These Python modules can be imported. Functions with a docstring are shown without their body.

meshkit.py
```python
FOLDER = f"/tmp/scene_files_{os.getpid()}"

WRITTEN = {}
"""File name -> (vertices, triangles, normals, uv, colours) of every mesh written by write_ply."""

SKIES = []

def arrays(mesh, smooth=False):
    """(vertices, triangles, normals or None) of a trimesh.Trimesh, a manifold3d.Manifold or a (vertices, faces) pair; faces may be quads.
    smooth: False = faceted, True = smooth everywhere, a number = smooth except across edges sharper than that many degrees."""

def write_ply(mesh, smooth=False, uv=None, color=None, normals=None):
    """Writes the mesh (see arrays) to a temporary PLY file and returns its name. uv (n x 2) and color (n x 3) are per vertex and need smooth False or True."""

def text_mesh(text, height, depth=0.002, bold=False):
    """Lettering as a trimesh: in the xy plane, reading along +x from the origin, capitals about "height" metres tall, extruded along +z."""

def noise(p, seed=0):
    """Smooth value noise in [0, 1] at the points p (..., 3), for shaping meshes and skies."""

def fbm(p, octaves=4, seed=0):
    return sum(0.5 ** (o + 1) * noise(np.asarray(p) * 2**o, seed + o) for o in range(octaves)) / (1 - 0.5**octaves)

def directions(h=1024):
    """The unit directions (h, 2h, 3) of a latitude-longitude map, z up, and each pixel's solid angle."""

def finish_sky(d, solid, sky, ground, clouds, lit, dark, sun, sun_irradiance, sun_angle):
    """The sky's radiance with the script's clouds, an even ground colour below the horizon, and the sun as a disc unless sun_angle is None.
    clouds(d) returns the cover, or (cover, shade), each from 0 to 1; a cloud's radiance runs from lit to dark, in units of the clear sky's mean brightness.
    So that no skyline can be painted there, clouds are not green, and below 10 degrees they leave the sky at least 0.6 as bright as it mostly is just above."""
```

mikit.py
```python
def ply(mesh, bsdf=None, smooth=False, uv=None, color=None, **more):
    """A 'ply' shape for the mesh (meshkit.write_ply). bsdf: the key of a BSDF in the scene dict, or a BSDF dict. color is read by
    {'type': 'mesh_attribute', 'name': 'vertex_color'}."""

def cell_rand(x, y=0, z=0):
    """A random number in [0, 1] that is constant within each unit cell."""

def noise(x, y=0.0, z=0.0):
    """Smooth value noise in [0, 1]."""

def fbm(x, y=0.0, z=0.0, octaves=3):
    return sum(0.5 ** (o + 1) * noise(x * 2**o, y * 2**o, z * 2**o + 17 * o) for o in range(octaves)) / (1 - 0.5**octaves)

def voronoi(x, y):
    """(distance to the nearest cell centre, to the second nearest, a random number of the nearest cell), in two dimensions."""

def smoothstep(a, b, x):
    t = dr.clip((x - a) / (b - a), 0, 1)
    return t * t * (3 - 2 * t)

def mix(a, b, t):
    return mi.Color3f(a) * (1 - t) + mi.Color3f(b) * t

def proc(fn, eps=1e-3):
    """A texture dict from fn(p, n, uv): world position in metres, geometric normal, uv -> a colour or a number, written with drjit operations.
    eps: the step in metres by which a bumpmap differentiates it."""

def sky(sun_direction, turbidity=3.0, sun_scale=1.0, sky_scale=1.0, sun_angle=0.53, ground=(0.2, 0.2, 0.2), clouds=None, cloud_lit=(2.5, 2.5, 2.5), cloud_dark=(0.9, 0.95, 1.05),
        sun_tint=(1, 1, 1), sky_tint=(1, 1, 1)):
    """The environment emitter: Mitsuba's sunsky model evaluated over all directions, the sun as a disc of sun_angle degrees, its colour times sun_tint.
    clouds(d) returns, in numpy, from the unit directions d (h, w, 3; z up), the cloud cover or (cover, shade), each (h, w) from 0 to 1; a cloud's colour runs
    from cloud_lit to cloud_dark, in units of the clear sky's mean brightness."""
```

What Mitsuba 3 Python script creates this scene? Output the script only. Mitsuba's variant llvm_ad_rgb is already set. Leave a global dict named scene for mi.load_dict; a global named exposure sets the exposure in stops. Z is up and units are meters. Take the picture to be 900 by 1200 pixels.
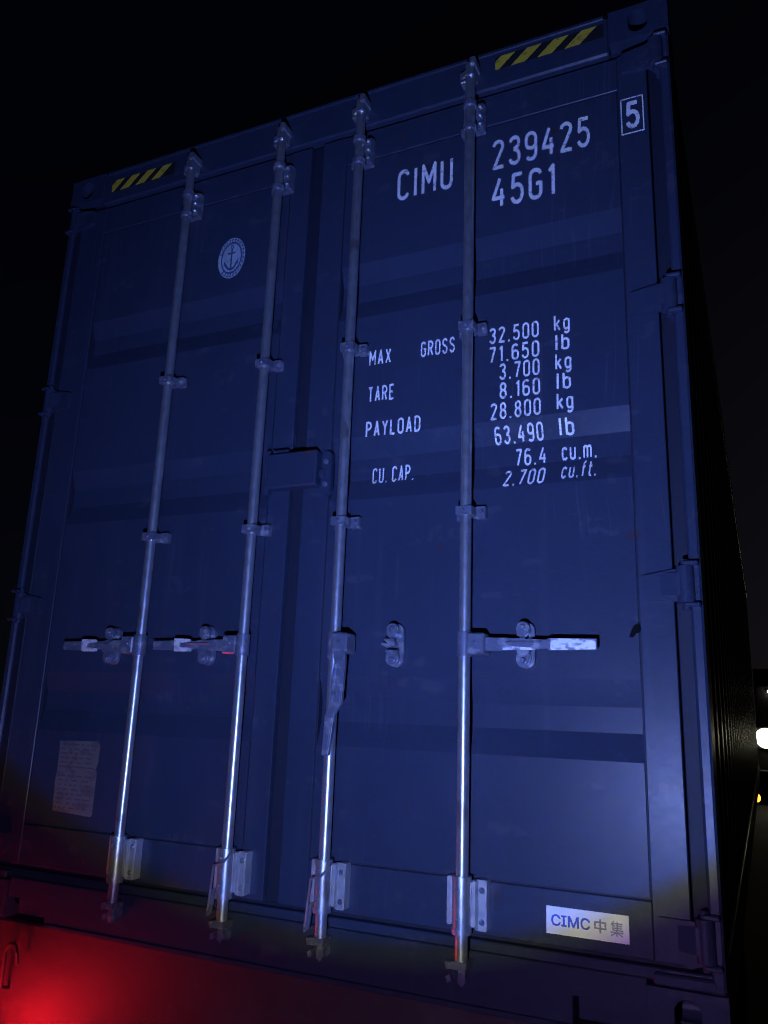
import math, random
import numpy as np, trimesh, mitsuba as mi, mikit
import drjit as dr
import manifold3d as m3
from shapely.geometry import Polygon, LineString, Point, box as sbox
from shapely.ops import unary_union
from shapely import affinity
from mikit import proc, noise, fbm, smoothstep, mix, cell_rand
import meshkit
random.seed(4)
T = mi.ScalarTransform4f
Z0 = 1.20                      # the container's underside above the road
scene, labels = {'type': 'scene'}, {}

# ------------------------------------------------------------------ camera
EYE = np.array([1.339, -2.1833, 0.7118 + Z0])
def cam_axes():
    rv = np.array([1.29503630, 0.313433647, -0.341499940]); a = np.linalg.norm(rv); k = rv / a
    K = np.array([[0, -k[2], k[1]], [k[2], 0, -k[0]], [-k[1], k[0], 0]])
    return np.eye(3) + math.sin(a) * K + (1 - math.cos(a)) * K @ K
R = cam_axes()
scene['camera'] = {'type': 'perspective', 'fov_axis': 'x', 'fov': math.degrees(2 * math.atan(450 / 941.5935)),
                   'near_clip': 0.05, 'far_clip': 2000.0,
                   'to_world': T().look_at(origin=EYE.tolist(), target=(EYE + R[2]).tolist(), up=(-R[1]).tolist())}
exposure = 0.0

# ------------------------------------------------------------------ night sky
scene['night_sky'] = mikit.sky((0.2, 0.6, 0.25), turbidity=3, sun_scale=0.0, sky_scale=0.019, sky_tint=(0.75, 0.62, 1.0))

# ------------------------------------------------------------------ hand lamp on a tripod (a zoomed LED lamp: bright cone, warm rim, weak spill)
LAMP = np.array([1.00, -1.90, 0.36 + Z0])
AZ, EL = math.radians(-20.1), math.radians(34.0)
LDIR = np.array([math.sin(AZ) * math.cos(EL), math.cos(AZ) * math.cos(EL), math.sin(EL)])
def spot(rgb, cut, beam, fwd=0.0):
    o = LAMP + LDIR * fwd
    return {'type': 'spot', 'intensity': {'type': 'rgb', 'value': list(rgb)}, 'cutoff_angle': cut, 'beam_width': beam,
            'to_world': T().look_at(origin=o.tolist(), target=(o + LDIR).tolist(), up=[0, 0, 1])}
scene['beam'] = spot((0.0, 1.8, 13.6), 41.5, 40.1)
scene['beam_core'] = spot((2.3, 4.2, 15.0), 38.0, 4.0)
scene['beam_rim'] = spot((2.3, 3.0, 0.3), 43.2, 41.8)
scene['beam_spill'] = spot((2.3, 1.4, 3.8), 80.0, 55.0)

# ------------------------------------------------------------------ materials
def rgb(v): return {'type': 'rgb', 'value': list(v)}
def principled(base, rough, **k):
    return {'type': 'twosided', 'bsdf': {'type': 'principled', 'base_color': base if isinstance(base, dict) else rgb(base), 'roughness': rough, **k}}

def paint_col(p, n, uv):
    a = fbm(p.x * 2.3, p.y * 2.3, p.z * 1.7, 4)
    g = noise(p.x * 140, p.y * 140, p.z * 140)
    streak = smoothstep(0.62, 0.8, fbm(p.x * 26, p.y * 20, p.z * 0.9, 3))          # rain-washed dust runs
    scr = smoothstep(0.80, 0.86, noise(p.x * 190 + 9 * noise(p.z * 3, p.x * 2), p.y * 40, p.z * 2.1)) * smoothstep(0.55, 0.7, noise(p.x * 3, p.z * 4, 5.0))
    c = mi.Color3f(0.026, 0.035, 0.062) * (0.82 + 0.3 * a + 0.12 * (g - 0.5))
    c = mix(c, mi.Color3f(0.045, 0.05, 0.075), 0.22 * streak)
    scuff = smoothstep(0.66, 0.74, fbm(p.x * 9 + 4, p.y * 9, p.z * 16, 4)) * smoothstep(0.4, 0.6, noise(p.x * 60, p.y * 60, p.z * 25))
    rust = smoothstep(0.80, 0.86, fbm(p.x * 22 + 31, p.y * 22, p.z * 15, 4))
    c = mix(c, mi.Color3f(0.055, 0.06, 0.085), 0.45 * scuff)
    c = mix(c, mi.Color3f(0.06, 0.028, 0.018), 0.8 * rust)
    return mix(c, mi.Color3f(0.09, 0.10, 0.13), 0.15 * scr)
def paint_rough(p, n, uv):
    return 0.31 + 0.08 * fbm(p.x * 5, p.y * 5, p.z * 3, 3) + 0.04 * noise(p.x * 90, p.y * 90, p.z * 90)
scene['paint'] = principled(proc(paint_col), proc(paint_rough), specular=0.17)
def sidepaint(p, n, uv):
    a = fbm(p.x * 2, p.y * 1.3, p.z * 2, 3)
    return mi.Color3f(0.024, 0.03, 0.07) * (0.75 + 0.5 * a)
scene['side_paint'] = principled(proc(sidepaint), 0.34, specular=0.12)
scene['rubber'] = principled((0.014, 0.017, 0.030), 0.6, specular=0.2)
def galv(p, n, uv):
    a = fbm(p.x * 60, p.y * 60, p.z * 40, 3)
    rust = smoothstep(0.66, 0.8, fbm(p.x * 30 + 7, p.y * 30, p.z * 9, 3))
    return mix(mi.Color3f(0.45, 0.48, 0.53) * (0.7 + 0.5 * a), mi.Color3f(0.16, 0.10, 0.07), 0.5 * rust)
def galv_rough(p, n, uv):
    return 0.25 + 0.14 * fbm(p.x * 80, p.y * 80, p.z * 30, 3)
scene['galvanised'] = principled(proc(galv), proc(galv_rough), metallic=0.82)
def fitting(p, n, uv):
    a = fbm(p.x * 70, p.y * 70, p.z * 60, 3)
    w = smoothstep(0.5, 0.72, fbm(p.x * 45 + 3, p.y * 45, p.z * 45, 3))
    return mix(mi.Color3f(0.14, 0.155, 0.21) * (0.7 + 0.5 * a), mi.Color3f(0.36, 0.37, 0.39), 0.55 * w)
scene['fitting'] = principled(proc(fitting), proc(galv_rough), metallic=0.45)
def worn(p, n, uv):
    w = smoothstep(0.35, 0.6, fbm(p.x * 55 + 3, p.y * 45, p.z * 75, 3))
    return mix(mi.Color3f(0.16, 0.17, 0.22), mi.Color3f(0.62, 0.63, 0.65), w)
scene['worn_zinc'] = principled(proc(worn), 0.45, metallic=0.5)
def white_print(p, n, uv):
    w = smoothstep(0.62, 0.72, fbm(p.x * 110, p.y * 50, p.z * 110, 4))
    return mix(mi.Color3f(0.70, 0.70, 0.68) * (0.88 + 0.2 * noise(p.x * 40, p.z * 40)), mi.Color3f(0.10, 0.11, 0.17), 0.7 * w)
scene['white_print'] = principled(proc(white_print), 0.55)
scene['bright_zinc'] = principled(proc(lambda p, n, uv: mi.Color3f(0.42, 0.43, 0.45) * (0.7 + 0.5 * fbm(p.x * 60, p.y * 60, p.z * 40, 3))), 0.36, metallic=0.55)
scene['label_white'] = principled(proc(lambda p, n, uv: mi.Color3f(0.72, 0.73, 0.70) * (0.93 + 0.1 * fbm(p.x * 60, p.z * 60))), 0.4)
scene['worn_white'] = principled(proc(lambda p, n, uv: mix(mi.Color3f(0.50, 0.51, 0.50), mi.Color3f(0.33, 0.33, 0.34), smoothstep(0.45, 0.7, fbm(p.x * 90, p.y * 90, p.z * 90)))), 0.5)
scene['label_blue'] = principled((0.02, 0.07, 0.42), 0.45)
scene['label_grey'] = principled((0.20, 0.21, 0.30), 0.45)
scene['emblem_pale'] = principled(proc(lambda p, n, uv: mi.Color3f(0.30, 0.36, 0.40) * (0.8 + 0.4 * fbm(p.x * 70, p.z * 70))), 0.5)
scene['emblem_dark'] = principled((0.05, 0.07, 0.14), 0.5)
def yellow(p, n, uv):
    w = smoothstep(0.6, 0.78, fbm(p.x * 60, p.y * 60, p.z * 60, 3))
    return mix(mi.Color3f(0.48, 0.36, 0.03), mi.Color3f(0.13, 0.11, 0.05), 0.7 * w)
scene['yellow_film'] = principled(proc(yellow), 0.5)
scene['black_film'] = principled((0.012, 0.012, 0.013), 0.5)
def paper(p, n, uv):
    s = smoothstep(0.45, 0.75, fbm(p.x * 40, p.y * 9, p.z * 40, 4))
    return mix(mi.Color3f(0.085, 0.09, 0.085), mi.Color3f(0.055, 0.058, 0.062), 0.9 * s)
scene['old_paper'] = principled(proc(paper), 0.8)
scene['faded_ink'] = principled((0.05, 0.05, 0.06), 0.8)
def chassis_col(p, n, uv):
    a = fbm(p.x * 6, p.y * 6, p.z * 6, 4); d = smoothstep(0.5, 0.75, fbm(p.x * 14, p.y * 14, p.z * 14, 4))
    return mix(mi.Color3f(0.026, 0.022, 0.026) * (0.7 + 0.6 * a), mi.Color3f(0.042, 0.036, 0.036), 0.5 * d)
scene['chassis_paint'] = principled(proc(chassis_col), 0.6)
scene['dark_void'] = principled((0.006, 0.006, 0.007), 0.9, specular=0.05)
scene['tyre'] = principled((0.02, 0.02, 0.02), 0.85)
def asphalt(p, n, uv):
    return mi.Color3f(0.045, 0.045, 0.047) * (0.6 + 0.5 * fbm(p.x * 0.9, p.y * 0.9, 0, 3) + 0.5 * noise(p.x * 90, p.y * 90))
scene['asphalt'] = principled(proc(asphalt), 0.75)
scene['cab_paint'] = principled((0.10, 0.10, 0.11), 0.4)
scene['cab_glass'] = {'type': 'twosided', 'bsdf': {'type': 'roughplastic', 'diffuse_reflectance': rgb((0.008, 0.008, 0.01)), 'alpha': 0.05}}
scene['lamp_housing'] = principled((0.02, 0.02, 0.02), 0.5)

# ------------------------------------------------------------------ mesh helpers (container coordinates: x across, y into the container, z up from its underside)
def put(key, mesh, mat, smooth=False, label=None, cat=None, group=None, kind=None, emit=None):
    k, i = key, 0
    while k in scene:
        i += 1; k = f'{key}_{i:03d}'
    if hasattr(mesh, 'to_mesh'):
        mm = mesh.to_mesh(); mesh = trimesh.Trimesh(mm.vert_properties[:, :3], mm.tri_verts, process=False)
    mesh = mesh.copy(); mesh.apply_translation([0, 0, Z0])
    more = {'emitter': {'type': 'area', 'radiance': rgb(emit)}} if emit else {}
    scene[k] = mikit.ply(mesh, mat, smooth=smooth, **more)
    d = {a: b for a, b in dict(label=label, category=cat, group=group, kind=kind).items() if b}
    if d: labels[k] = d
    return k
def cat(*ms): return trimesh.util.concatenate([m for m in ms])
def hull(pts):
    m = m3.Manifold.hull_points(np.asarray(pts, float)).to_mesh()
    return trimesh.Trimesh(m.vert_properties[:, :3], m.tri_verts, process=False)
def bx(x0, x1, y0, y1, z0, z1, c=0.003):
    c = min(c, 0.49 * (x1 - x0), 0.49 * (y1 - y0), 0.49 * (z1 - z0)); h = (np.array([x1 - x0, y1 - y0, z1 - z0])) / 2
    p = []
    for s in np.ndindex(2, 2, 2):
        s = 2 * np.array(s) - 1
        for k in range(3):
            v = h - c; v[k] = h[k]; p.append(s * v)
    m = hull(p); m.apply_translation([(x0 + x1) / 2, (y0 + y1) / 2, (z0 + z1) / 2]); return m
def plate(poly, y0, y1, c=0.0):
    """A polygon in (x, z) as a plate from depth y0 (front) to y1; c rounds its front edge."""
    ms = []
    for g in getattr(poly, 'geoms', [poly]):
        if g.is_empty or g.area < 1e-9: continue
        if c:
            out = []
            n = 3
            for i in range(n):                                   # stacked layers: a stepped-in rim that smooth shading turns into a rounded edge
                t = i / (n - 1); inset = c * (1 - math.cos((1 - t) * math.pi / 2)) if i else c
                a = y0 + c * (1 - math.sin((1 - t) * math.pi / 2))
                gg = g.buffer(-c * (1 - math.sin(t * math.pi / 2)) if t < 1 else 0)
                b = y0 + c * (1 - math.cos(t * math.pi / 2))
                for q in getattr(gg, 'geoms', [gg]):
                    if not q.is_empty: out.append(raw_plate(q, b, y1 if i == n - 1 else y1 - 1e-4 * (n - i)))
            ms += out
        else:
            ms.append(raw_plate(g, y0, y1))
    return cat(*ms)
def raw_plate(g, y0, y1):
    m = trimesh.creation.extrude_polygon(g, y1 - y0, engine='earcut')
    v = np.array(m.vertices); m.vertices = np.c_[v[:, 0], y1 - v[:, 2], v[:, 1]]
    return m
def cyl(x, y, z0, z1, r, n=28):
    m = trimesh.creation.cylinder(radius=r, height=z1 - z0, sections=n); m.apply_translation([x, y, (z0 + z1) / 2]); return m
def tube_between(a, b, r, n=14):
    m = trimesh.creation.cylinder(radius=r, segment=[a, b], sections=n); return m
def button(x, z, y, r, h=0.008, n=12):
    """A bolt head that stands proud of a plate, towards -y."""
    m = trimesh.creation.revolve(np.array([[0, 0], [r, 0], [r, h * .55], [r * .65, h], [0, h]]), sections=n)
    v = np.array(m.vertices); m.vertices = np.c_[v[:, 0] + x, y - v[:, 2], v[:, 1] + z]; m.fix_normals(); return m
def pairs(p): return list(zip(p[:-1], p[1:]))
def capsule(x, z, w, h):
    r = w / 2
    return LineString([(x, z - h / 2 + r), (x, z + h / 2 - r)]).buffer(r, 10)
def pg(*pts): return Polygon(pts)

# ------------------------------------------------------------------ lettering: a condensed stroke alphabet
def arc(cx, cy, rx, ry, a0, a1, n=9):
    return [(cx + rx * math.cos(math.radians(a)), cy + ry * math.sin(math.radians(a))) for a in np.linspace(a0, a1, n)]
W = 0.40
GL = {
 '0': (W, [arc(.2, .8, .2, .2, 0, 180) + arc(.2, .2, .2, .2, 180, 360) + [(W, .8)]]),
 '1': (.2, [[(.02, .83), (.17, 1.0), (.17, 0)]]),
 '2': (W, [arc(.2, .8, .2, .2, 170, -25) + [(.02, .0), (W + .02, 0)]]),
 '3': (W, [arc(.2, .79, .19, .21, 165, -70) + [(.17, .55)], [(.17, .55)] + arc(.2, .26, .2, .26, 75, -165, 12)]),
 '4': (W + .04, [[(.26, 1.0), (.0, .30), (.44, .30)], [(.33, .62), (.33, 0)]]),
 '5': (W, [[(.39, 1.0), (.06, 1.0), (.03, .56)] + arc(.19, .32, .21, .32, 115, -160, 12)]),
 '6': (W, [arc(.2, .78, .2, .22, 35, 180) + arc(.2, .22, .2, .22, 180, 360) + arc(.2, .38, .2, .2, 0, 178)]),
 '7': (W, [[(0, 1.0), (.4, 1.0), (.13, 0)]]),
 '8': (W, [arc(.2, .77, .18, .23, -90, 270, 16), arc(.2, .27, .2, .27, 90, 450, 16)]),
 '9': (W, [arc(.2, .22, .2, .22, 215, 360) + arc(.2, .78, .2, .22, 0, 180) + arc(.2, .62, .2, .2, 180, 358)]),
 '.': (.1, [[(.05, -.065), (.05, .065)]]),
 'A': (W, [[(0, 0), (.2, 1.0), (.4, 0)], [(.08, .3), (.32, .3)]]),
 'C': (W, [arc(.2, .8, .2, .2, 10, 180) + arc(.2, .2, .2, .2, 180, 350)]),
 'D': (W, [[(0, 0), (0, 1)] + arc(.15, .75, .25, .25, 90, 0) + arc(.15, .25, .25, .25, 0, -90) + [(0, 0)]]),
 'E': (.36, [[(.36, 1), (0, 1), (0, 0), (.36, 0)], [(0, .52), (.3, .52)]]),
 'G': (W, [arc(.2, .8, .2, .2, 10, 180) + arc(.2, .2, .2, .2, 180, 360) + [(.4, .5), (.22, .5)]]),
 'I': (.06, [[(.03, 0), (.03, 1)]]),
 'L': (.34, [[(0, 1), (0, 0), (.34, 0)]]),
 'M': (.5, [[(0, 0), (0, 1), (.25, .38), (.5, 1), (.5, 0)]]),
 'O': (W, [arc(.2, .8, .2, .2, 0, 180) + arc(.2, .2, .2, .2, 180, 360) + [(W, .8)]]),
 'P': (W, [[(0, 0), (0, 1)] + arc(.17, .75, .23, .25, 90, -90) + [(0, .5)]]),
 'R': (W, [[(0, 0), (0, 1)] + arc(.17, .75, .23, .25, 90, -90) + [(0, .5)], [(.2, .5), (.4, 0)]]),
 'S': (W, [arc(.2, .77, .2, .23, 15, 250, 12) + arc(.2, .25, .2, .25, 75, -165, 12)]),
 'T': (W, [[(0, 1), (.4, 1)], [(.2, 1), (.2, 0)]]),
 'U': (W, [[(0, 1)] + arc(.2, .2, .2, .2, 180, 360) + [(.4, 1)]]),
 'X': (W, [[(0, 0), (.4, 1)], [(0, 1), (.4, 0)]]),
 'Y': (W, [[(0, 1), (.2, .48), (.4, 1)], [(.2, .48), (.2, 0)]]),
 'k': (.36, [[(0, 0), (0, 1)], [(.34, .66), (.02, .30)], [(.12, .40), (.36, 0)]]),
 'g': (.36, [arc(.18, .5, .18, .18, 0, 180) + arc(.18, .2, .18, .18, 180, 360), [(.36, .68), (.36, -.08)] + arc(.18, -.08, .18, .17, 0, -150)]),
 'l': (.06, [[(.03, 0), (.03, 1)]]),
 'b': (.36, [[(0, 1), (0, 0)], arc(.18, .5, .18, .18, 180, 0) + arc(.18, .18, .18, .18, 0, -180)]),
 'c': (.34, [arc(.18, .5, .18, .18, 20, 180) + arc(.18, .18, .18, .18, 180, 340)]),
 'u': (.36, [[(0, .68)] + arc(.18, .18, .18, .18, 180, 360) + [(.36, .68)], [(.36, .3), (.36, 0)]]),
 'm': (.56, [[(0, 0), (0, .68)], arc(.14, .53, .14, .15, 180, 0) + [(.28, 0)], arc(.42, .53, .14, .15, 180, 0) + [(.56, 0)]]),
 'f': (.26, [[(.1, 0), (.1, .8)] + arc(.26, .8, .16, .18, 180, 90), [(0, .64), (.26, .64)]]),
 't': (.26, [[(.1, .95)] + arc(.24, .16, .14, .16, 180, 290), [(0, .66), (.26, .66)]]),
}
def text(s, x0, x1, z, h, sw=.115, gap=.22, slant=0.0):
    """The string as a polygon in (x, z), fitted between x0 and x1 on the baseline z."""
    x, parts, end = 0.0, [], 0.0
    for ch in s:
        if ch == ' ': x += .3; continue
        w, st = GL[ch]
        for l in st:
            parts.append(LineString([(x + a, .5 * sw + b * (1 - sw)) for a, b in l]).buffer(sw / 2, cap_style=2, join_style=1, quad_segs=4))
        end = x + w; x += w + gap
    u = unary_union(parts).simplify(.004)
    a, _, b, _ = u.bounds
    k = (x1 - x0) / (b - a)
    return affinity.affine_transform(u, [k, slant * h, 0, h, x0 - a * k, z])

# door panel: pressed horizontal grooves
GROOVES = ((.615, .82), (1.365, 1.575), (2.0, 2.205)); SL, DEPTH, YP = .070, .023, .004
CREASES = sorted(z for a, b in GROOVES for z in (a, a + SL, b - SL, b))
def ramp(d): return np.clip(d / SL, 0, 1)                          # the pressed slope, bent crisply at both ends
def face_y(z):
    z = np.asarray(z, float); y = np.full_like(z, YP)
    for a, b in GROOVES: y = y + DEPTH * ramp(np.minimum(z - a, b - z))
    return y
def on_panel(poly, t=.0008):
    ms, cuts = [], [-9] + CREASES + [9]
    for a, b in zip(cuts, cuts[1:]):
        q = poly.intersection(sbox(-9, a, 9, b))
        for g in getattr(q, 'geoms', [q]):
            if g.geom_type == 'Polygon' and g.area > 1e-8:
                m = trimesh.creation.extrude_polygon(g, t, engine='earcut'); v = np.array(m.vertices)
                zz = np.clip(v[:, 1], a + 1e-6, b - 1e-6)
                m.vertices = np.c_[v[:, 0], face_y(zz) - .0004 - v[:, 2], v[:, 1]]; ms.append(m)
    return cat(*ms)

# ------------------------------------------------------------------ the ground
gm = trimesh.Trimesh([[-600, -600, -Z0], [600, -600, -Z0], [600, 600, -Z0], [-600, 600, -Z0]], [[0, 1, 2], [0, 2, 3]], process=False)
put('road', gm, 'asphalt', kind='structure', label='dark asphalt road under the loaded trailer')

# ------------------------------------------------------------------ the container
C = 'shipping_container'
labels[C] = {'label': 'dark blue steel shipping container with white lettering and four locking bars on its closed doors', 'category': 'container'}
HW, HH, LEN = 1.219, 2.896, 12.192
# corrugated side walls, roof, front wall, floor
def corr_profile(y0, y1):
    pts, y = [(0, y0)], y0 + .02
    while y < y1 - .30:
        pts += [(0, y), (0, y + .072), (.036, y + .140), (.036, y + .210)]; y += .278; pts += [(0, y)]
    pts.append((0, y1)); return pts
for s in (1, -1):
    pr = corr_profile(.16, LEN - .16)
    poly = Polygon([(s * (HW - .008 - a), y) for a, y in pr] + [(s * (HW - .052), y) for _, y in (pr[-1], pr[0])])
    m = trimesh.creation.extrude_polygon(poly, HH - .12 - .16, engine='earcut'); m.apply_translation([0, 0, .16])
    put(C + '__side_wall', m, 'side_paint')
    put(C + '__side_rail', bx(min(s * HW, s * (HW - .06)), max(s * HW, s * (HW - .06)), .17, LEN - .17, .002, .16), 'side_paint')
    put(C + '__side_rail', bx(min(s * HW, s * (HW - .06)), max(s * HW, s * (HW - .06)), .17, LEN - .17, HH - .12, HH - .06), 'side_paint')
put(C + '__roof', cat(*[bx(-HW + .07, HW - .07, .12 + i * .21, .12 + i * .21 + .205, HH - .085, HH - .03 + .02 * (i % 2), .012) for i in range(57)]), 'side_paint')
put(C + '__front_wall', bx(-HW + .05, HW - .05, LEN - .1, LEN - .05, .05, HH - .08), 'side_paint')
put(C + '__underside', bx(-HW + .07, HW - .07, .14, LEN - .14, .03, .15), 'side_paint')
# corner castings: hollow blocks with an oval hole in the rear face and the outer side
def casting(xc, zlow, ylow=-.014):
    m = m3.Manifold.cube([.178, .162, .118], True)
    rear = plate(LineString([(0, -.012), (0, .012)]).buffer(.030, 8), -.2, .0)
    m = m - m3.Manifold(m3.Mesh(np.array(rear.vertices, np.float32), np.array(rear.faces, np.uint32)))
    side = plate(LineString([(-.014, 0), (.014, 0)]).buffer(.028, 8), -.2, .2)
    side.apply_transform(trimesh.transformations.rotation_matrix(math.pi / 2, [0, 0, 1]))
    m = m - m3.Manifold(m3.Mesh(np.array(side.vertices, np.float32), np.array(side.faces, np.uint32)))
    return m.translate([xc, ylow + .081, zlow + .059])
for xs in (1, -1):
    for zl in (0, HH - .118 + .004):
        put(C + '__corner_casting', casting(xs * (HW - .089 + .003), zl), 'paint')
        put(C + '__corner_casting', casting(xs * (HW - .089 + .003), zl, LEN - .15), 'side_paint')
# rear corner posts: a proud outer flange, a set-back web that carries the hinges
for s in (1, -1):
    a = lambda u, v: (min(s * u, s * v), max(s * u, s * v))
    p1, p2 = a(1.189, 1.2185), a(1.160, 1.200)
    put(C + '__corner_post', cat(bx(*p1, -.010, .155, .119, HH - .115, .006), bx(*p2, .070, .150, .119, HH - .115, .003), bx(*a(1.120, 1.170), .085, .15, .119, HH - .115)), 'paint')
    put(C + '__door_seal', bx(*a(1.1500, 1.1895), .030 if s > 0 else .000, .075, .165, 2.742, .004), 'rubber')
    p3 = a(1.150, 1.21)
    put(C + '__corner_post', bx(*p3, LEN - .12, LEN - .01, .119, HH - .115), 'side_paint')
# header and sill
put(C + '__header', cat(bx(-1.043, 1.043, -.008, .12, 2.752, HH - .002, .006), bx(-1.19, 1.19, .03, .12, 2.745, 2.79)), 'paint')
put(C + '__header_lip', bx(-1.03, 1.03, -.014, .02, 2.884, HH + .003, .003), 'paint')
sill = sbox(-1.043, .004, 1.043, .128)
for s in (1, -1): sill = sill.difference(sbox(min(s * .868, s * 1.05), -.1, max(s * .868, s * 1.05), .066).buffer(.0))
put(C + '__sill', cat(plate(sill, -.006, .12, .004), bx(-1.19, 1.19, .012, .12, .124, .152)), 'paint')
put(C + '__sill_lip', bx(-.862, .862, -.010, .05, -.010, .0035, .002), 'paint')
for s in (1, -1):
    a = lambda u, v: (min(s * u, s * v), max(s * u, s * v))
    put(C + '__sill_pocket', bx(*a(.872, 1.045), .045, .11, .002, .068), 'paint')
    put(C + '__sill_end', bx(*a(1.06, 1.2), -.012, .05, .121, .146, .004), 'paint')
put(C + '__door_seal', bx(-1.148, 1.148, .03, .07, .1525, .168, .003), 'rubber')
put(C + '__door_seal', bx(-1.148, 1.148, .028, .07, 2.7355, 2.7515, .003), 'rubber')
put(C + '__door_seal', bx(-.031, .017, .014, .05, .165, 2.738, .004), 'rubber')
# hazard films at both ends of the header
def stripes(x0, x1, z0, z1, n=4):
    poly = sbox(x0, z0, x1, z1); pitch = (x1 - x0) / n; h = z1 - z0
    return poly, [pg((x0 - .012 + i * pitch - .45 * h, z0), (x0 - .012 + i * pitch + .54 * pitch - .45 * h, z0), (x0 - .012 + i * pitch + .54 * pitch + .65 * h, z1), (x0 - .012 + i * pitch + .65 * h, z1)).intersection(poly) for i in range(n)]
for side, q in (('right', (.672, 1.028, 2.820, 2.870)), ('left', (-1.000, -.672, 2.800, 2.852))):
    base, st = stripes(*q)
    f = put(C + '__hazard_film', plate(base, -.0092, -.0078), 'black_film', label=f'black film with four slanted yellow stripes near the {"upper right" if side == "right" else "upper left"} corner')
    for g in st: put(f + '__stripe', plate(g, -.0100, -.0088), 'yellow_film')

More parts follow.
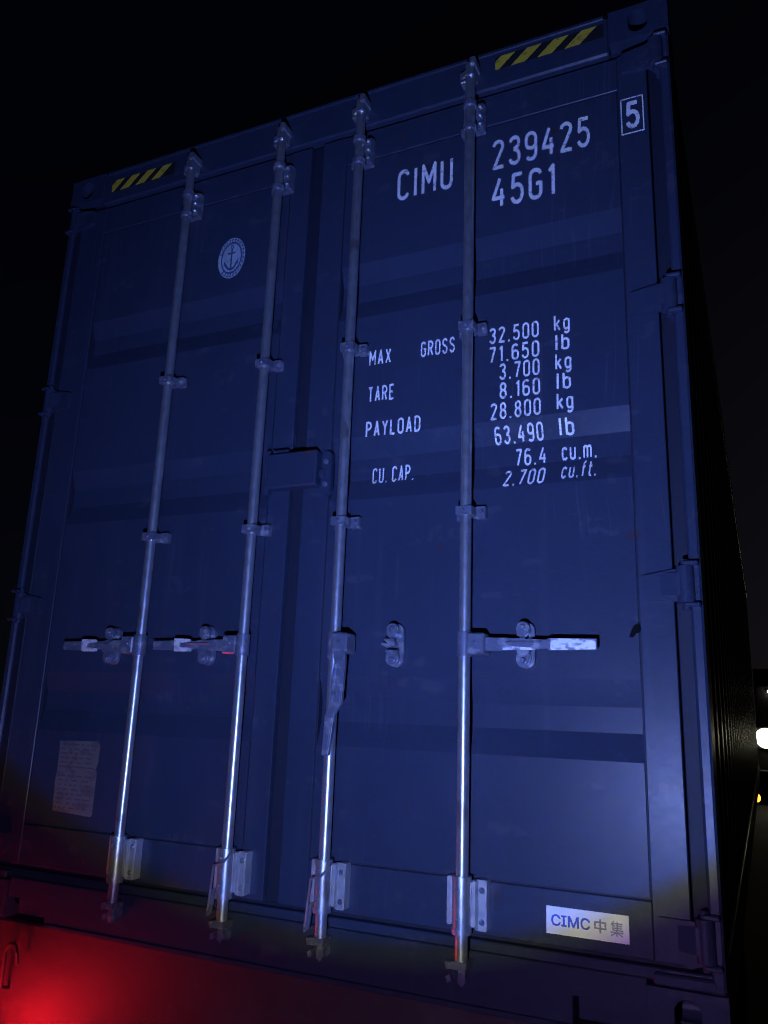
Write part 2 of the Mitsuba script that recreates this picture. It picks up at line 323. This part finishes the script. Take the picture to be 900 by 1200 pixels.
# the two doors: a frame of stiles and rails, a pressed panel, hinges
def door(xi, xo, pi, po, zt_frame=2.612, zb_frame=.302):
    lo, hi, pl, ph = min(xi, xo), max(xi, xo), min(pi, po), max(pi, po)
    g = .0045
    ms = [bx(lo, pl - g, 0, .055, .168, 2.735, .002), bx(ph + g, hi, 0, .055, .168, 2.735, .002),
          bx(pl - g + .0005, ph + g - .0005, .001, .055, zt_frame + g, 2.734, .002), bx(pl - g + .0005, ph + g - .0005, .001, .055, .1685, zb_frame - g, .002)]
    d = put(C + '__door', cat(*ms), 'paint')
    put(d + '__sealant', cat(*[bx(u - .0035, u + .0035, .005, .05, zb_frame - .004, zt_frame + .004, .001) for u in (pl - g + .0012, ph + g - .0012)], *[bx(pl, ph, .006, .05, z - .0035, z + .0035, .001) for z in (zt_frame + .0012, zb_frame - .0012)]), 'rubber')
    zs = np.array(sorted([zb_frame + .001, zt_frame - .001] + CREASES)); ys = face_y(zs)
    poly = Polygon([(y, z) for y, z in zip(ys, zs)] + [(y + .02, z) for y, z in zip(ys[::-1], zs[::-1])])
    m = trimesh.creation.extrude_polygon(poly, ph - pl - .001, engine='earcut'); v = np.array(m.vertices)
    m.vertices = np.c_[pl + .0005 + v[:, 2], v[:, 0], v[:, 1]]
    put(d + '__panel', m, 'paint')
    put(d + '__backing', bx(lo + .01, hi - .01, .064, .075, .2, 2.7), 'paint')
    return d
DL = door(-.033, -1.150, -.118, -1.020)
DR = door(.019, 1.149, .118, 1.058)
labels[DL] = {'label': 'plain left door with a round emblem and an old paper'}
labels[DR] = {'label': 'right door carrying all the white lettering'}
def hinge(d, s, z, low=False):
    x = lambda u: s * u
    ds = .0
    zt, zb = z + .043, z - .043
    if low: outline = [(1.076, zt - .004), (1.19, zt - .006), (1.19, zb - .006), (1.142, zb - .022), (1.090, zb + .012), (1.078, zb + .03)]
    else: outline = [(1.074, zt - .016), (1.150, zt - .002), (1.196, zt + .0), (1.196, zb), (1.150, zb), (1.074, zb + .006)]
    pol = Polygon([(x(a), b) for a, b in outline]).buffer(-.006).buffer(.006, 4)
    blade = plate(pol, -.018, -.002, .004)
    rib = hull([(x(1.10), -.012, z - .026), (x(1.10), -.012, z + .026), (x(1.16), -.03, z - .03), (x(1.16), -.03, z + .03), (x(1.19), -.03, z - .03), (x(1.19), -.03, z + .03), (x(1.19), -.004, z - .03), (x(1.10), -.004, z + .026), (x(1.19), -.004, z + .03), (x(1.1), -.004, z - .026)])
    kn = cyl(x(1.180), -.012, zb - .004, zt + .004, .022, 20)
    lug = bx(min(x(1.176), x(1.214)), max(x(1.176), x(1.214)), -.034, .05, zt + .0045, zt + .016)
    lug2 = bx(min(x(1.176), x(1.214)), max(x(1.176), x(1.214)), -.034, .05, zb - .016, zb - .0045)
    h = put(d + '__hinge', cat(blade, rib, lug, lug2), 'paint')
    put(d + '__hinge_pin', cat(kn, cyl(x(1.180), -.012, zb - .022, zt + .022, .010, 14)), 'paint', smooth=40)
for z in (.230, 1.060, 1.880, 2.700):
    for d, s in ((DR, 1), (DL, -1)): hinge(d, s, z, low=z < .5)

# white lettering of the right door
def letters(key, s, x0, x1, z, h, label, **k):
    put(DR + '__' + key, on_panel(text(s, x0, x1, z, h, **k)), 'white_print', label=label)
B = dict(sw=.12, gap=.30)
letters('lettering', 'CIMU', .320, .522, 2.416, .121, 'white owner code CIMU near the top', **B)
letters('lettering', '239425', .659, .974, 2.443, .111, 'white serial number 239425', **B)
letters('lettering', '45G1', .657, .862, 2.298, .115, 'white type code 45G1', **B)
S = dict(sw=.13, gap=.32)
ROWS = [('MAX', .240, .318, 1.818), ('GROSS', .423, .538, 1.820), ('TARE', .243, .331, 1.690), ('PAYLOAD', .238, .428, 1.570), ('CU. CAP.', .258, .400, 1.419)]
for s, a, b, z in ROWS: letters('lettering', s, a, b, z, .054, f'white word {s.strip(".")} in the left column', **S)
NUM = [('32.500', .651, .805, 1.826), ('71.650', .652, .806, 1.762), ('3.700', .683, .806, 1.703), ('8.160', .683, .807, 1.641), ('28.800', .655, .808, 1.577), ('63.490', .664, .811, 1.504), ('76.4', .727, .815, 1.432)]
for s, a, b, z in NUM: letters('lettering', s, a, b, z, .054, f'white number {s} in the weight column', **S)
letters('lettering', '2.700', .691, .812, 1.368, .052, 'slanted white number 2.700, lowest of the column', slant=.12, **S)
UN = [('kg', .851, .898, 1.834), ('lb', .854, .896, 1.771), ('kg', .853, .900, 1.709), ('lb', .856, .898, 1.647), ('kg', .855, .903, 1.584), ('lb', .858, .901, 1.510)]
for (s, a, b, z), w in zip(UN, ('32.500', '71.650', '3.700', '8.160', '28.800', '63.490')): letters('lettering', s, a, b, z, .054, f'white unit {s} after {w}', **S)
letters('lettering', 'cu.m.', .862, .960, 1.436, .058, 'white unit cu.m. after 76.4', **S)
letters('lettering', 'cu.ft.', .861, .959, 1.377, .054, 'white unit cu.ft. after 2.700', slant=.1, **S)
def flat(poly, y=-.0004, t=.0008): return plate(poly, y - t, y)
put(DR + '__check_digit', cat(flat(text('5', 1.083, 1.124, 2.463, .098, sw=.15)), flat(sbox(1.069, 2.447, 1.1365, 2.575).difference(sbox(1.0725, 2.4505, 1.133, 2.5715)))), 'white_print', label='boxed check digit 5 at the door edge')
# maker's label
lab = put(C + '__maker_label', plate(sbox(.806, .196, 1.007, .259), -.0012, .0008), 'label_white', label='white maker label with blue letters low on the right door')
def sans(s, x0, x1, z0, h, y):
    m = meshkit.text_mesh(s, h, .0006, bold=True); v = np.array(m.vertices); v[:, 0] = x0 + (v[:, 0] - v[:, 0].min()) / np.ptp(v[:, 0]) * (x1 - x0)
    m.vertices = np.c_[v[:, 0], y - v[:, 2], v[:, 1] - v[:, 1].min() + z0]; return m
put(lab + '__word', sans('CIMC', .8185, .914, .215, .0245, -.0011), 'label_blue', label='blue word CIMC')
def strokes(segs, x0, z0, k, w):
    return affinity.affine_transform(unary_union([LineString(s).buffer(w / 2, cap_style=2) for s in segs]), [k, 0, 0, k, x0, z0])
ZHONG = [[(.5, 1), (.5, 0)], [(.1, .76), (.9, .76), (.9, .34), (.1, .34), (.1, .81)]]
JI = [[(.32, 1.0), (.08, .72)], [(.24, .86), (.24, .38)], [(.24, .84), (.92, .84)], [(.24, .69), (.86, .69)], [(.24, .54), (.86, .54)], [(.24, .40), (.95, .40)], [(.55, .98), (.55, .40)],
      [(.05, .26), (.95, .26)], [(.5, .36), (.5, 0)], [(.46, .25), (.1, .02)], [(.54, .25), (.92, .02)]]
put(lab + '__word', flat(strokes(ZHONG, .923, .212, .032, .13), -.0011), 'label_grey', label='first grey Chinese character after the blue word')
put(lab + '__word', flat(strokes(JI, .961, .210, .034, .085), -.0011), 'label_grey', label='second grey Chinese character after the blue word')

# round emblem on the left door: pale disc, ring of letters, anchor
EX, EZ, ER = -.357, 2.352, .060
def oval(g): return affinity.scale(g, 1.0, 1.40, origin=(EX, EZ))
def ring(a, b): return Point(EX, EZ).buffer(b, 24).difference(Point(EX, EZ).buffer(a, 24))
emb = put(C + '__emblem', on_panel(oval(Point(EX, EZ).buffer(ER, 24)), .0010), 'emblem_pale', label='round pale emblem with an anchor, high on the left door')
marks = []
for i in range(26):
    if 17 <= i <= 20: continue
    a = math.radians(90 - i * 360 / 26); r = ER * .86
    marks.append(affinity.translate(affinity.rotate(sbox(-.0042, -.0055, .0042, .0055).difference(sbox(-.0018, -.003, .0045, .001)), math.degrees(a) - 90, origin=(0, 0)), EX + r * math.cos(a), EZ + r * math.sin(a)))
put(emb + '__lettering', on_panel(oval(unary_union(marks)), .0016), 'emblem_dark')
put(emb + '__ring', on_panel(oval(ring(ER * .70, ER * .78)), .0016), 'emblem_dark')
anc = unary_union([LineString([(0, -.034), (0, .026)]).buffer(.0034), LineString([(-.014, .014), (.014, .014)]).buffer(.0028), Point(0, .032).buffer(.0075).difference(Point(0, .032).buffer(.0036)),
                   LineString(arc(0, -.008, .026, .026, 200, 340)).buffer(.0036), pg((-.031, -.006), (-.02, -.018), (-.034, -.022)), pg((.031, -.006), (.02, -.018), (.034, -.022))])
put(emb + '__anchor', on_panel(oval(affinity.translate(anc, EX, EZ)), .0016), 'emblem_dark')

# old paper on the left door
pap = pg((-.903, .582), (-.730, .588), (-.720, .572), (-.722, .512), (-.728, .494), (-.722, .486), (-.722, .352), (-.726, .344), (-.900, .352), (-.9045, .47), (-.900, .478))
nt = put(C + '__old_paper', plate(pap, .0015, .0035), 'old_paper', label='dull grey torn paper glued low on the left door')
ink = []
rs = random.Random(7)
for i in range(15):
    z = .572 - i * .0148
    if i == 6: continue
    x = -.892
    while x < -.745:
        w = rs.uniform(.008, .035); ink.append(sbox(x, z - .0022, min(x + w, -.737), z + .0022)); x += w + rs.uniform(.006, .02)
ink.append(LineString([(-.9, .4985), (-.86, .4965), (-.80, .4995), (-.73, .4955)]).buffer(.0016))
put(nt + '__print', flat(unary_union(ink), .0014, .0005), 'faded_ink')

# lock box over the seam between the doors
LB = C + '__lock_box'
put(LB, cat(bx(-.098, .088, -.046, .0, 1.415, 1.535, .006), bx(-.118, -.100, -.030, .0, 1.40, 1.555, .004), bx(-.090, -.03, -.03, .0, 1.538, 1.552, .003)), 'paint', label='blue cover box bridging the seam between the doors')
put(LB + '__bracket', cat(plate(LineString([(.113, 1.405), (.113, 1.515)]).buffer(.018), -.022, .0, .004), bx(.092, .112, -.030, -.001, 1.44, 1.47)), 'paint')
put(LB + '__bolt', button(.113, 1.495, -.021, .009), 'fitting'); put(LB + '__bolt', button(.113, 1.42, -.021, .009), 'fitting')
# scrap of black rubber caught in the panel seam
put(C + '__rubber_scrap', plate(pg((1.036, .930), (1.041, .944), (1.048, .957), (1.058, .962), (1.062, .950), (1.059, .942), (1.051, .941), (1.043, .930)).buffer(.0015), -.006, .012, .002), 'dark_void', label='small torn scrap of black rubber at the panel seam')

# ------------------------------------------------------------------ locking bars with guides, brackets, cams, handles
YR = -.042
RODS = [(-.556, -.032, -.004), (-.141, -.026, -.002), (.188, -.010, .0), (.596, .0, .0)]
WHICH = ['leftmost', 'second', 'third', 'rightmost']
roots = []
for (x, dt, db), w in zip(RODS, WHICH):
    zt = 2.585 + dt
    rod = cat(cyl(x, YR, .105, 2.835 + dt, .0165, 40))
    r = put(C + '__locking_bar', rod, 'galvanised', smooth=40, label=f'{w} vertical locking bar of the doors'); roots.append(r)
    for z in (1.873, 1.288):                                     # guides
        z += dt * .25
        gm = cat(hull([(x + a, yy, z + b) for a, yy, b in [(-.026, -.004, -.013), (.026, -.004, -.013), (.024, YR - .022, -.013), (-.024, YR - .022, -.013), (-.026, -.004, .013), (.026, -.004, .013), (.024, YR - .022, .013), (-.024, YR - .022, .013)]]),
                 plate(sbox(x + .020, z - .017, x + .052, z + .019).buffer(-.004).buffer(.004), -.022, -.0005, .003), plate(sbox(x - .036, z - .020, x - .018, z + .010).buffer(-.003).buffer(.003), -.020, -.0005, .003),
                 button(x + .041, z + .001, -.022, .0065), button(x, z, YR - .022, .006, .005))
        put(r + '__guide', gm, 'fitting')
    # upper bracket and cam
    plt_ = sbox(x - .030, zt + .0, x + .044, zt + .108).buffer(-.006).buffer(.006)
    put(r + '__upper_bracket', cat(plate(plt_, -.020, -.001, .003), cyl(x, YR, zt - .006, zt + .014, .0225), cyl(x, YR, zt + .085, zt + .105, .0225),
        plate(sbox(x + .022, zt + .004, x + .042, zt + .1).buffer(-.004).buffer(.004), -.034, -.018, .004),
        plate(sbox(x - .034, zt - .006, x - .020, zt + .018), -.035, -.001, .004)), 'fitting')
    for dz in (.02, .052, .086): put(r + '__bolt', button(x + .032, zt + dz, -.034, .0075), 'galvanised')
    zc = 2.808 + dt * .9
    put(r + '__cam', cat(hull([(x - .012, YR - .02, zc - .02), (x + .016, YR - .022, zc - .024), (x + .020, YR - .018, zc + .026), (x - .008, YR - .018, zc + .03), (x - .012, -.01, zc - .02), (x + .02, -.01, zc + .026), (x + .016, -.01, zc - .024), (x - .008, -.01, zc + .03)]),
        plate(pg((x - .040, zc + .010), (x - .018, zc + .022), (x - .014, zc - .006), (x - .038, zc - .018)), -.040, -.008, .004), plate(sbox(x + .004, zc + .012, x + .024, zc + .040).buffer(-.004).buffer(.004), YR - .026, -.01, .003),
        bx(x - .035, x + .01, -.046, -.008, zc - .034, zc - .022, .003)), 'galvanised')
    # lower bearing: long sleeve between two bolted flanges
    z1, z2 = .176 + db, .311 + db
    sl = cat(cyl(x, YR, z1, z2, .0235, 40), cyl(x, YR, z1 - .002, z1 + .012, .0262, 40), cyl(x, YR, z2 - .013, z2 + .001, .0258, 40))
    put(r + '__sleeve', sl, 'galvanised', smooth=40)
    fl = cat(plate(sbox(x + .036, z1 + .008, x + .064, z2 - .006).buffer(-.004).buffer(.004), -.036, -.0005, .003), bx(x + .018, x + .040, -.030, -.001, z1 + .012, z2 - .010, .003),
             hull([(x + .034, -.036, z1 + .01), (x + .034, -.036, z2 - .008), (x + .0395, -.043, z1 + .012), (x + .0395, -.043, z2 - .010), (x + .044, -.034, z1 + .01), (x + .044, -.034, z2 - .008)]),
             plate(sbox(x - .044, z1 + .014, x - .030, z2 - .004).buffer(-.005).buffer(.005), -.036, -.0005, .003), bx(x - .034, x - .018, -.024, -.001, z1 + .02, z2 - .02, .003))
    put(r + '__flange', fl, 'bright_zinc')
    for dz in (z1 + .03, z2 - .03):
        put(r + '__bolt', button(x + .053, dz, -.036, .0075, .006), 'fitting')
        put(r + '__rivet', button(x - .006, dz + .004, YR - .0225, .005, .003), 'fitting')
    # lower cam and the keeper on the sill
    put(r + '__cam', cat(hull([(x - .018, YR - .02, .094), (x + .018, YR - .02, .094), (x + .02, YR - .018, .112), (x - .02, YR - .018, .112), (x - .018, -.012, .094), (x + .018, -.012, .094), (x + .02, -.012, .112), (x - .02, -.012, .112)]),
        plate(pg((x - .044, .104), (x - .016, .108), (x - .018, .092), (x - .040, .086)), -.046, -.006, .003), plate(pg((x - .006, .094), (x + .010, .094), (x + .014, .064), (x + .004, .052), (x - .008, .060)), -.050, -.006, .004),
        plate(pg((x - .046, .066), (x - .034, .074), (x - .030, .058), (x - .042, .052)), -.034, -.006, .003)), 'fitting')
for k in (0, 1, 2):                                              # thin pull wires hooked behind three of the bearings
    x = RODS[k][0]
    if k: put(roots[k] + '__wire', cat(*[tube_between(a, b, .0034, 8) for a, b in pairs([(x + .036, -.070, .302), (x + .008, -.070, .272), (x - .026, -.066, .262), (x - .038, -.055, .20), (x - .046, -.05, .135), (x - .050, -.046, .122)])]), 'galvanised')
    if k: put(roots[k] + '__latch_plate', plate(pg((x - .050, .118), (x - .034, .128), (x - .026, .196), (x - .034, .196), (x - .052, .135)), -.052, -.044, .002), 'fitting')

HUBZ = .908
def keeper(key, x, z, mat='fitting', closed=True):
    ms = [plate(capsule(x, z, .050, .126), -.016, -.0005, .004),
          plate(capsule(x - .002, z + .040, .036, .044), -.044, -.014, .008), plate(capsule(x - .002, z - .038, .040, .046), -.040, -.014, .008),
          plate(pg((x - .026, z + .014), (x + .006, z + .018), (x + .012, z - .002), (x - .010, z - .010), (x - .030, z - .002), (x - .032, z + .004), (x - .012, z + .003), (x - .018, z + .008)), -.048, -.030, .003),
          plate(sbox(x - .016, z - .024, x + .018, z - .016), -.050, -.030, .003)]
    k = put(key, cat(*ms), mat)
    put(key + '_bolt' if key.count('__') > 1 else key + '__bolt', cat(button(x, z + .045, -.044, .008)), mat); put(key + '_bolt' if key.count('__') > 1 else key + '__bolt', cat(button(x, z - .043, -.040, .008)), mat)
def lever(r, xr, s, xk, xe, grip, mat, z=HUBZ):
    X = lambda u: xr + s * u
    a = lambda u, v: (min(X(u), X(v)), max(X(u), X(v)))
    put(r + '__hub', cat(bx(*a(.014, .064), -.066, -.012, z - .029, z + .029, .004), cyl(xr, YR, z - .034, z + .034, .0215), button(X(.036), z + .004, -.066, .005, .004)), mat)
    L = (xe - xr) * s
    bar = [(X(.06), z + .018), (X(.11), z + .017), (X(L - .13), z + .011), (X(L - .125), z + .0155), (X(L), z + .0135), (X(L), z - .0155), (X(L - .125), z - .0175), (X(L - .13), z - .012), (X(.11), z - .018), (X(.06), z - .019)]
    put(r + '__handle', cat(plate(Polygon(bar).buffer(-.002).buffer(.002), -.050, -.034, .004), bx(*a(.12, L - .14), -.056, -.044, z + .001, z + .007, .002)), mat)
    if grip: put(r + '__grip', plate(Polygon([(X(L - .120), z + .0145), (X(L - .002), z + .0125), (X(L - .002), z - .0145), (X(L - .120), z - .0165)]).buffer(-.003).buffer(.003), -.054, -.033, .004), 'worn_zinc')
    if grip: put(r + '__worn_patch', plate(Polygon([(X(.112), z - .002), (X(.150), z - .008), (X(.205), z - .010), (X(.205), z - .0165), (X(.112), z - .0165)]), -.0515, -.046, .001), 'worn_zinc')
lever(roots[3], .596, 1, .762, .958, True, 'fitting')
keeper(roots[3] + '__keeper', .762, HUBZ)
for r, xr, xk, xe in ((roots[0], -.556, -.698, -.895), (roots[1], -.141, -.296, -.495)):
    lever(r, xr, -1, xk, xe, False, 'fitting'); keeper(r + '__keeper', xk, HUBZ)
    xc = xk - .075
    put(r + '__clip', plate(pg((xc - .034, HUBZ + .021), (xc + .026, HUBZ + .019), (xc + .030, HUBZ + .010), (xc - .010, HUBZ + .006), (xc - .012, HUBZ - .006), (xc + .034, HUBZ - .011), (xc + .032, HUBZ - .021), (xc - .030, HUBZ - .021)), -.055, -.044, .002), 'worn_white', label='pale forked clip on the handle')
# third bar: its handle hangs down along the bar, the keeper beside it is empty
r, xr = roots[2], .188
put(r + '__hub', cat(bx(xr + .006, xr + .058, -.080, -.018, .880, .940, .005), cyl(xr, YR, .868, .946, .0215), button(xr + .030, .912, -.080, .006)), 'fitting')
hang = pg((.204, .905), (.206, .868), (.212, .835), (.203, .800), (.200, .742), (.192, .712), (.186, .700), (.1815, .592), (.2015, .590), (.210, .655), (.216, .706), (.237, .738), (.240, .792), (.243, .850), (.240, .905))
put(r + '__handle', plate(hang.buffer(-.003).buffer(.003), -.082, -.066, .005), 'fitting', label='unlocked handle hanging down along its bar')
put(r + '__handle_rib', plate(pg((.206, .800), (.212, .850), (.219, .850), (.214, .800), (.211, .742), (.206, .742)), -.089, -.078, .002), 'fitting')
put(r + '__bolt', button(.216, .764, -.082, .006), 'fitting')
keeper(C + '__empty_keeper', .374, HUBZ)
labels[C + '__empty_keeper'] = {'label': 'empty handle keeper between the third and fourth bars'}

# ------------------------------------------------------------------ the trailer under it
TR = 'trailer'
labels[TR] = {'label': 'dark trailer chassis carrying the container, lit red by its left tail lamp', 'category': 'trailer'}
put(TR + '__rear_beam', cat(bx(-1.19, 1.19, .028, .10, -.62, -.014, .006)), 'chassis_paint')
for s in (-1, 1):
    a = lambda u, v: (min(s * u, s * v), max(s * u, s * v))
    put(TR + '__frame_rail', bx(*a(.42, .55), .11, 12.1, -.42, -.02, .006), 'chassis_paint')
    put(TR + '__side_rail', bx(*a(1.08, 1.18), .11, 12.1, -.17, -.03, .006), 'chassis_paint')
    for y in (1.9, 3.2):
        w = trimesh.creation.revolve(np.array([[.22, -.14], [.44, -.15], [.50, -.12], [.50, .12], [.44, .15], [.22, .14], [.22, -.14]]), sections=40); w.apply_transform(trimesh.transformations.rotation_matrix(math.pi / 2, [0, 1, 0])); w.apply_translation([s * .98, y, -Z0 + .50])
        k = put(TR + '__wheel', w, 'tyre'); rm = cyl(0, 0, -.10, .10, .24); rm.apply_transform(trimesh.transformations.rotation_matrix(math.pi / 2, [0, 1, 0])); rm.apply_translation([s * .98, y, -Z0 + .50]); put(k + '__rim', rm, 'fitting')
for y in (1.9, 3.2): put(TR + '__axle', bx(-.9, .9, y - .07, y + .07, -.77, -.63, .02), 'chassis_paint')
put(TR + '__lashing_hook', cat(*[tube_between(a, b, .006, 8) for a, b in pairs([(-1.02, .03, -.22), (-1.02, -.005, -.21), (-1.015, -.012, -.10), (-1.00, -.012, -.075), (-.975, -.012, -.075), (-.962, -.012, -.095), (-.962, -.005, -.13)])]), 'chassis_paint')
# tail lamps: round red lenses on a light bar that stands out behind the beam
put(TR + '__light_bar', cat(bx(-1.15, 1.15, -.23, -.15, -.62, -.52, .006), *[bx(x - .04, x + .04, -.15, .03, -.60, -.53, .006) for x in (-.6, .6)]), 'chassis_paint')
for s in (-1, 1):
    cx, cy, cz = s * 1.0, -.18, -.35
    ls = trimesh.creation.revolve(np.array([[0, -.055], [.055, -.055], [.058, .02], [.05, .04], [.03, .052], [0, .056]]), sections=36); ls.apply_translation([cx, cy, cz])
    k = put(TR + '__tail_lamp', cat(cyl(cx, cy, cz - .12, cz - .056, .062, 32), bx(cx - .02, cx + .02, cy - .02, cy + .02, -.5195, cz - .11)), 'lamp_housing', label='glowing red tail lamp of the trailer' if s < 0 else None)
    put(k + '__lens', ls, 'red_lens', smooth=40, emit=(80, .7, 1.6) if s < 0 else None)
# amber side marker lamp
am = trimesh.creation.icosphere(subdivisions=2, radius=1.0); am.apply_scale([.034, .05, .046]); am.apply_translation([1.202, 8.5, -.072])
k = put(TR + '__side_marker', bx(1.168, 1.196, 8.43, 8.57, -.115, -.03, .004), 'lamp_housing', label='small amber marker lamp on the side')
put(k + '__lens', am, 'amber_lens', emit=(6.0, 1.5, .12))

# ------------------------------------------------------------------ a lorry standing farther up the road, facing us, headlamp lit
LO = 'oncoming_truck'
labels[LO] = {'label': 'dark truck far up the road beside the container with a white headlamp shining', 'category': 'truck'}
YL = 22.0; xo = 1.10
put(LO + '__cab', hull([(xo + a, YL + b, c - Z0) for a, b, c in [(0, .0, .55), (2.5, .0, .55), (0, .05, 1.7), (2.5, .05, 1.7), (.1, .35, 3.0), (2.4, .35, 3.0), (.1, 2.2, 3.0), (2.4, 2.2, 3.0), (0, 2.3, .55), (2.5, 2.3, .55)]]), 'cab_paint')
put(LO + '__windscreen', hull([(xo + a, YL + b, c - Z0) for a, b, c in [(.14, .12, 2.02), (2.36, .12, 2.02), (.2, .30, 2.68), (2.3, .30, 2.68), (.2, .4, 2.68), (2.3, .4, 2.68), (.14, .3, 2.02), (2.36, .3, 2.02)]]), 'cab_glass')
put(LO + '__bumper', bx(xo - .02, xo + 2.52, YL - .15, YL + .1, .35 - Z0, .85 - Z0, .03), 'lamp_housing')
put(LO + '__grille', cat(*[bx(xo + .55, xo + 1.95, YL - .05, YL + .04, z - Z0, z + .05 - Z0, .01) for z in np.arange(.95, 1.6, .1)]), 'lamp_housing')
put(LO + '__cargo_box', bx(xo + .02, xo + 2.48, YL + 2.4, YL + 9.5, .9 - Z0, 3.6 - Z0, .02), 'cab_paint')
for u in (.28, 2.22):
    w = cyl(0, 0, -.15, .15, .5); w.apply_transform(trimesh.transformations.rotation_matrix(math.pi / 2, [0, 1, 0])); w.apply_translation([xo + u, YL + 1.3, .5 - Z0]); k = put(LO + '__wheel', w, 'tyre')
    hz = 1.65
    k = put(LO + '__headlamp', bx(xo + u - .32, xo + u + .30, YL - .04, YL + .04, hz - .3 - Z0, hz + .3 - Z0, .03), 'lamp_housing')
    le = trimesh.creation.icosphere(subdivisions=3, radius=1.0); le.apply_scale([.27, .06, .26]); le.apply_translation([xo + u - .03, YL - .05, hz - Z0])
    put(k + '__lens', le, 'clear_lens', emit=(8, 7.4, 5))
    mk = trimesh.creation.icosphere(subdivisions=2, radius=.045); mk.apply_translation([xo + u + .12, YL + .27, 2.86 - Z0])
    k = put(LO + '__marker_lamp', bx(xo + u + .06, xo + u + .18, YL + .29, YL + .36, 2.80 - Z0, 2.92 - Z0), 'lamp_housing'); put(k + '__lens', mk, 'clear_lens', emit=(6, 5.7, 4.5))
scene['red_lens'] = principled((.35, .01, .015), .25)
scene['amber_lens'] = principled((.5, .18, .01), .25)
scene['clear_lens'] = principled((.6, .6, .6), .25)

# ------------------------------------------------------------------ the work lamp that lights the doors, on its tripod beside the viewer
WL = 'work_lamp'
labels[WL] = {'label': 'small black work lamp on a tripod in front of the right container door', 'category': 'lamp'}
def along(m):                                                      # local +z turned into the lamp's direction
    M = np.eye(4); z = LDIR; x = np.cross([0, 0, 1], z); x /= np.linalg.norm(x); M[:3, 0], M[:3, 1], M[:3, 2] = x, np.cross(z, x), z
    M[:3, 3] = LAMP - np.array([0, 0, Z0]); m.apply_transform(M); return m
put(WL + '__head', along(trimesh.creation.revolve(np.array([[0, -.14], [.025, -.14], [.028, -.05], [.045, -.03], [.047, -.006], [.042, -.006], [.036, -.02], [0, -.02]]), sections=32)), 'lamp_housing')
L0 = LAMP - np.array([0, 0, Z0])
hub_ = L0 - LDIR * .07 - np.array([0, 0, .06])
put(WL + '__pole', tube_between(hub_ + [0, 0, .05], [hub_[0], hub_[1], -Z0 + .35], .014), 'lamp_housing')
for i in range(3):
    a = 2.1 * i + .3
    put(WL + '__leg', tube_between([hub_[0], hub_[1], -Z0 + .75], [hub_[0] + .42 * math.cos(a), hub_[1] + .42 * math.sin(a), -Z0 + .012], .011), 'lamp_housing')
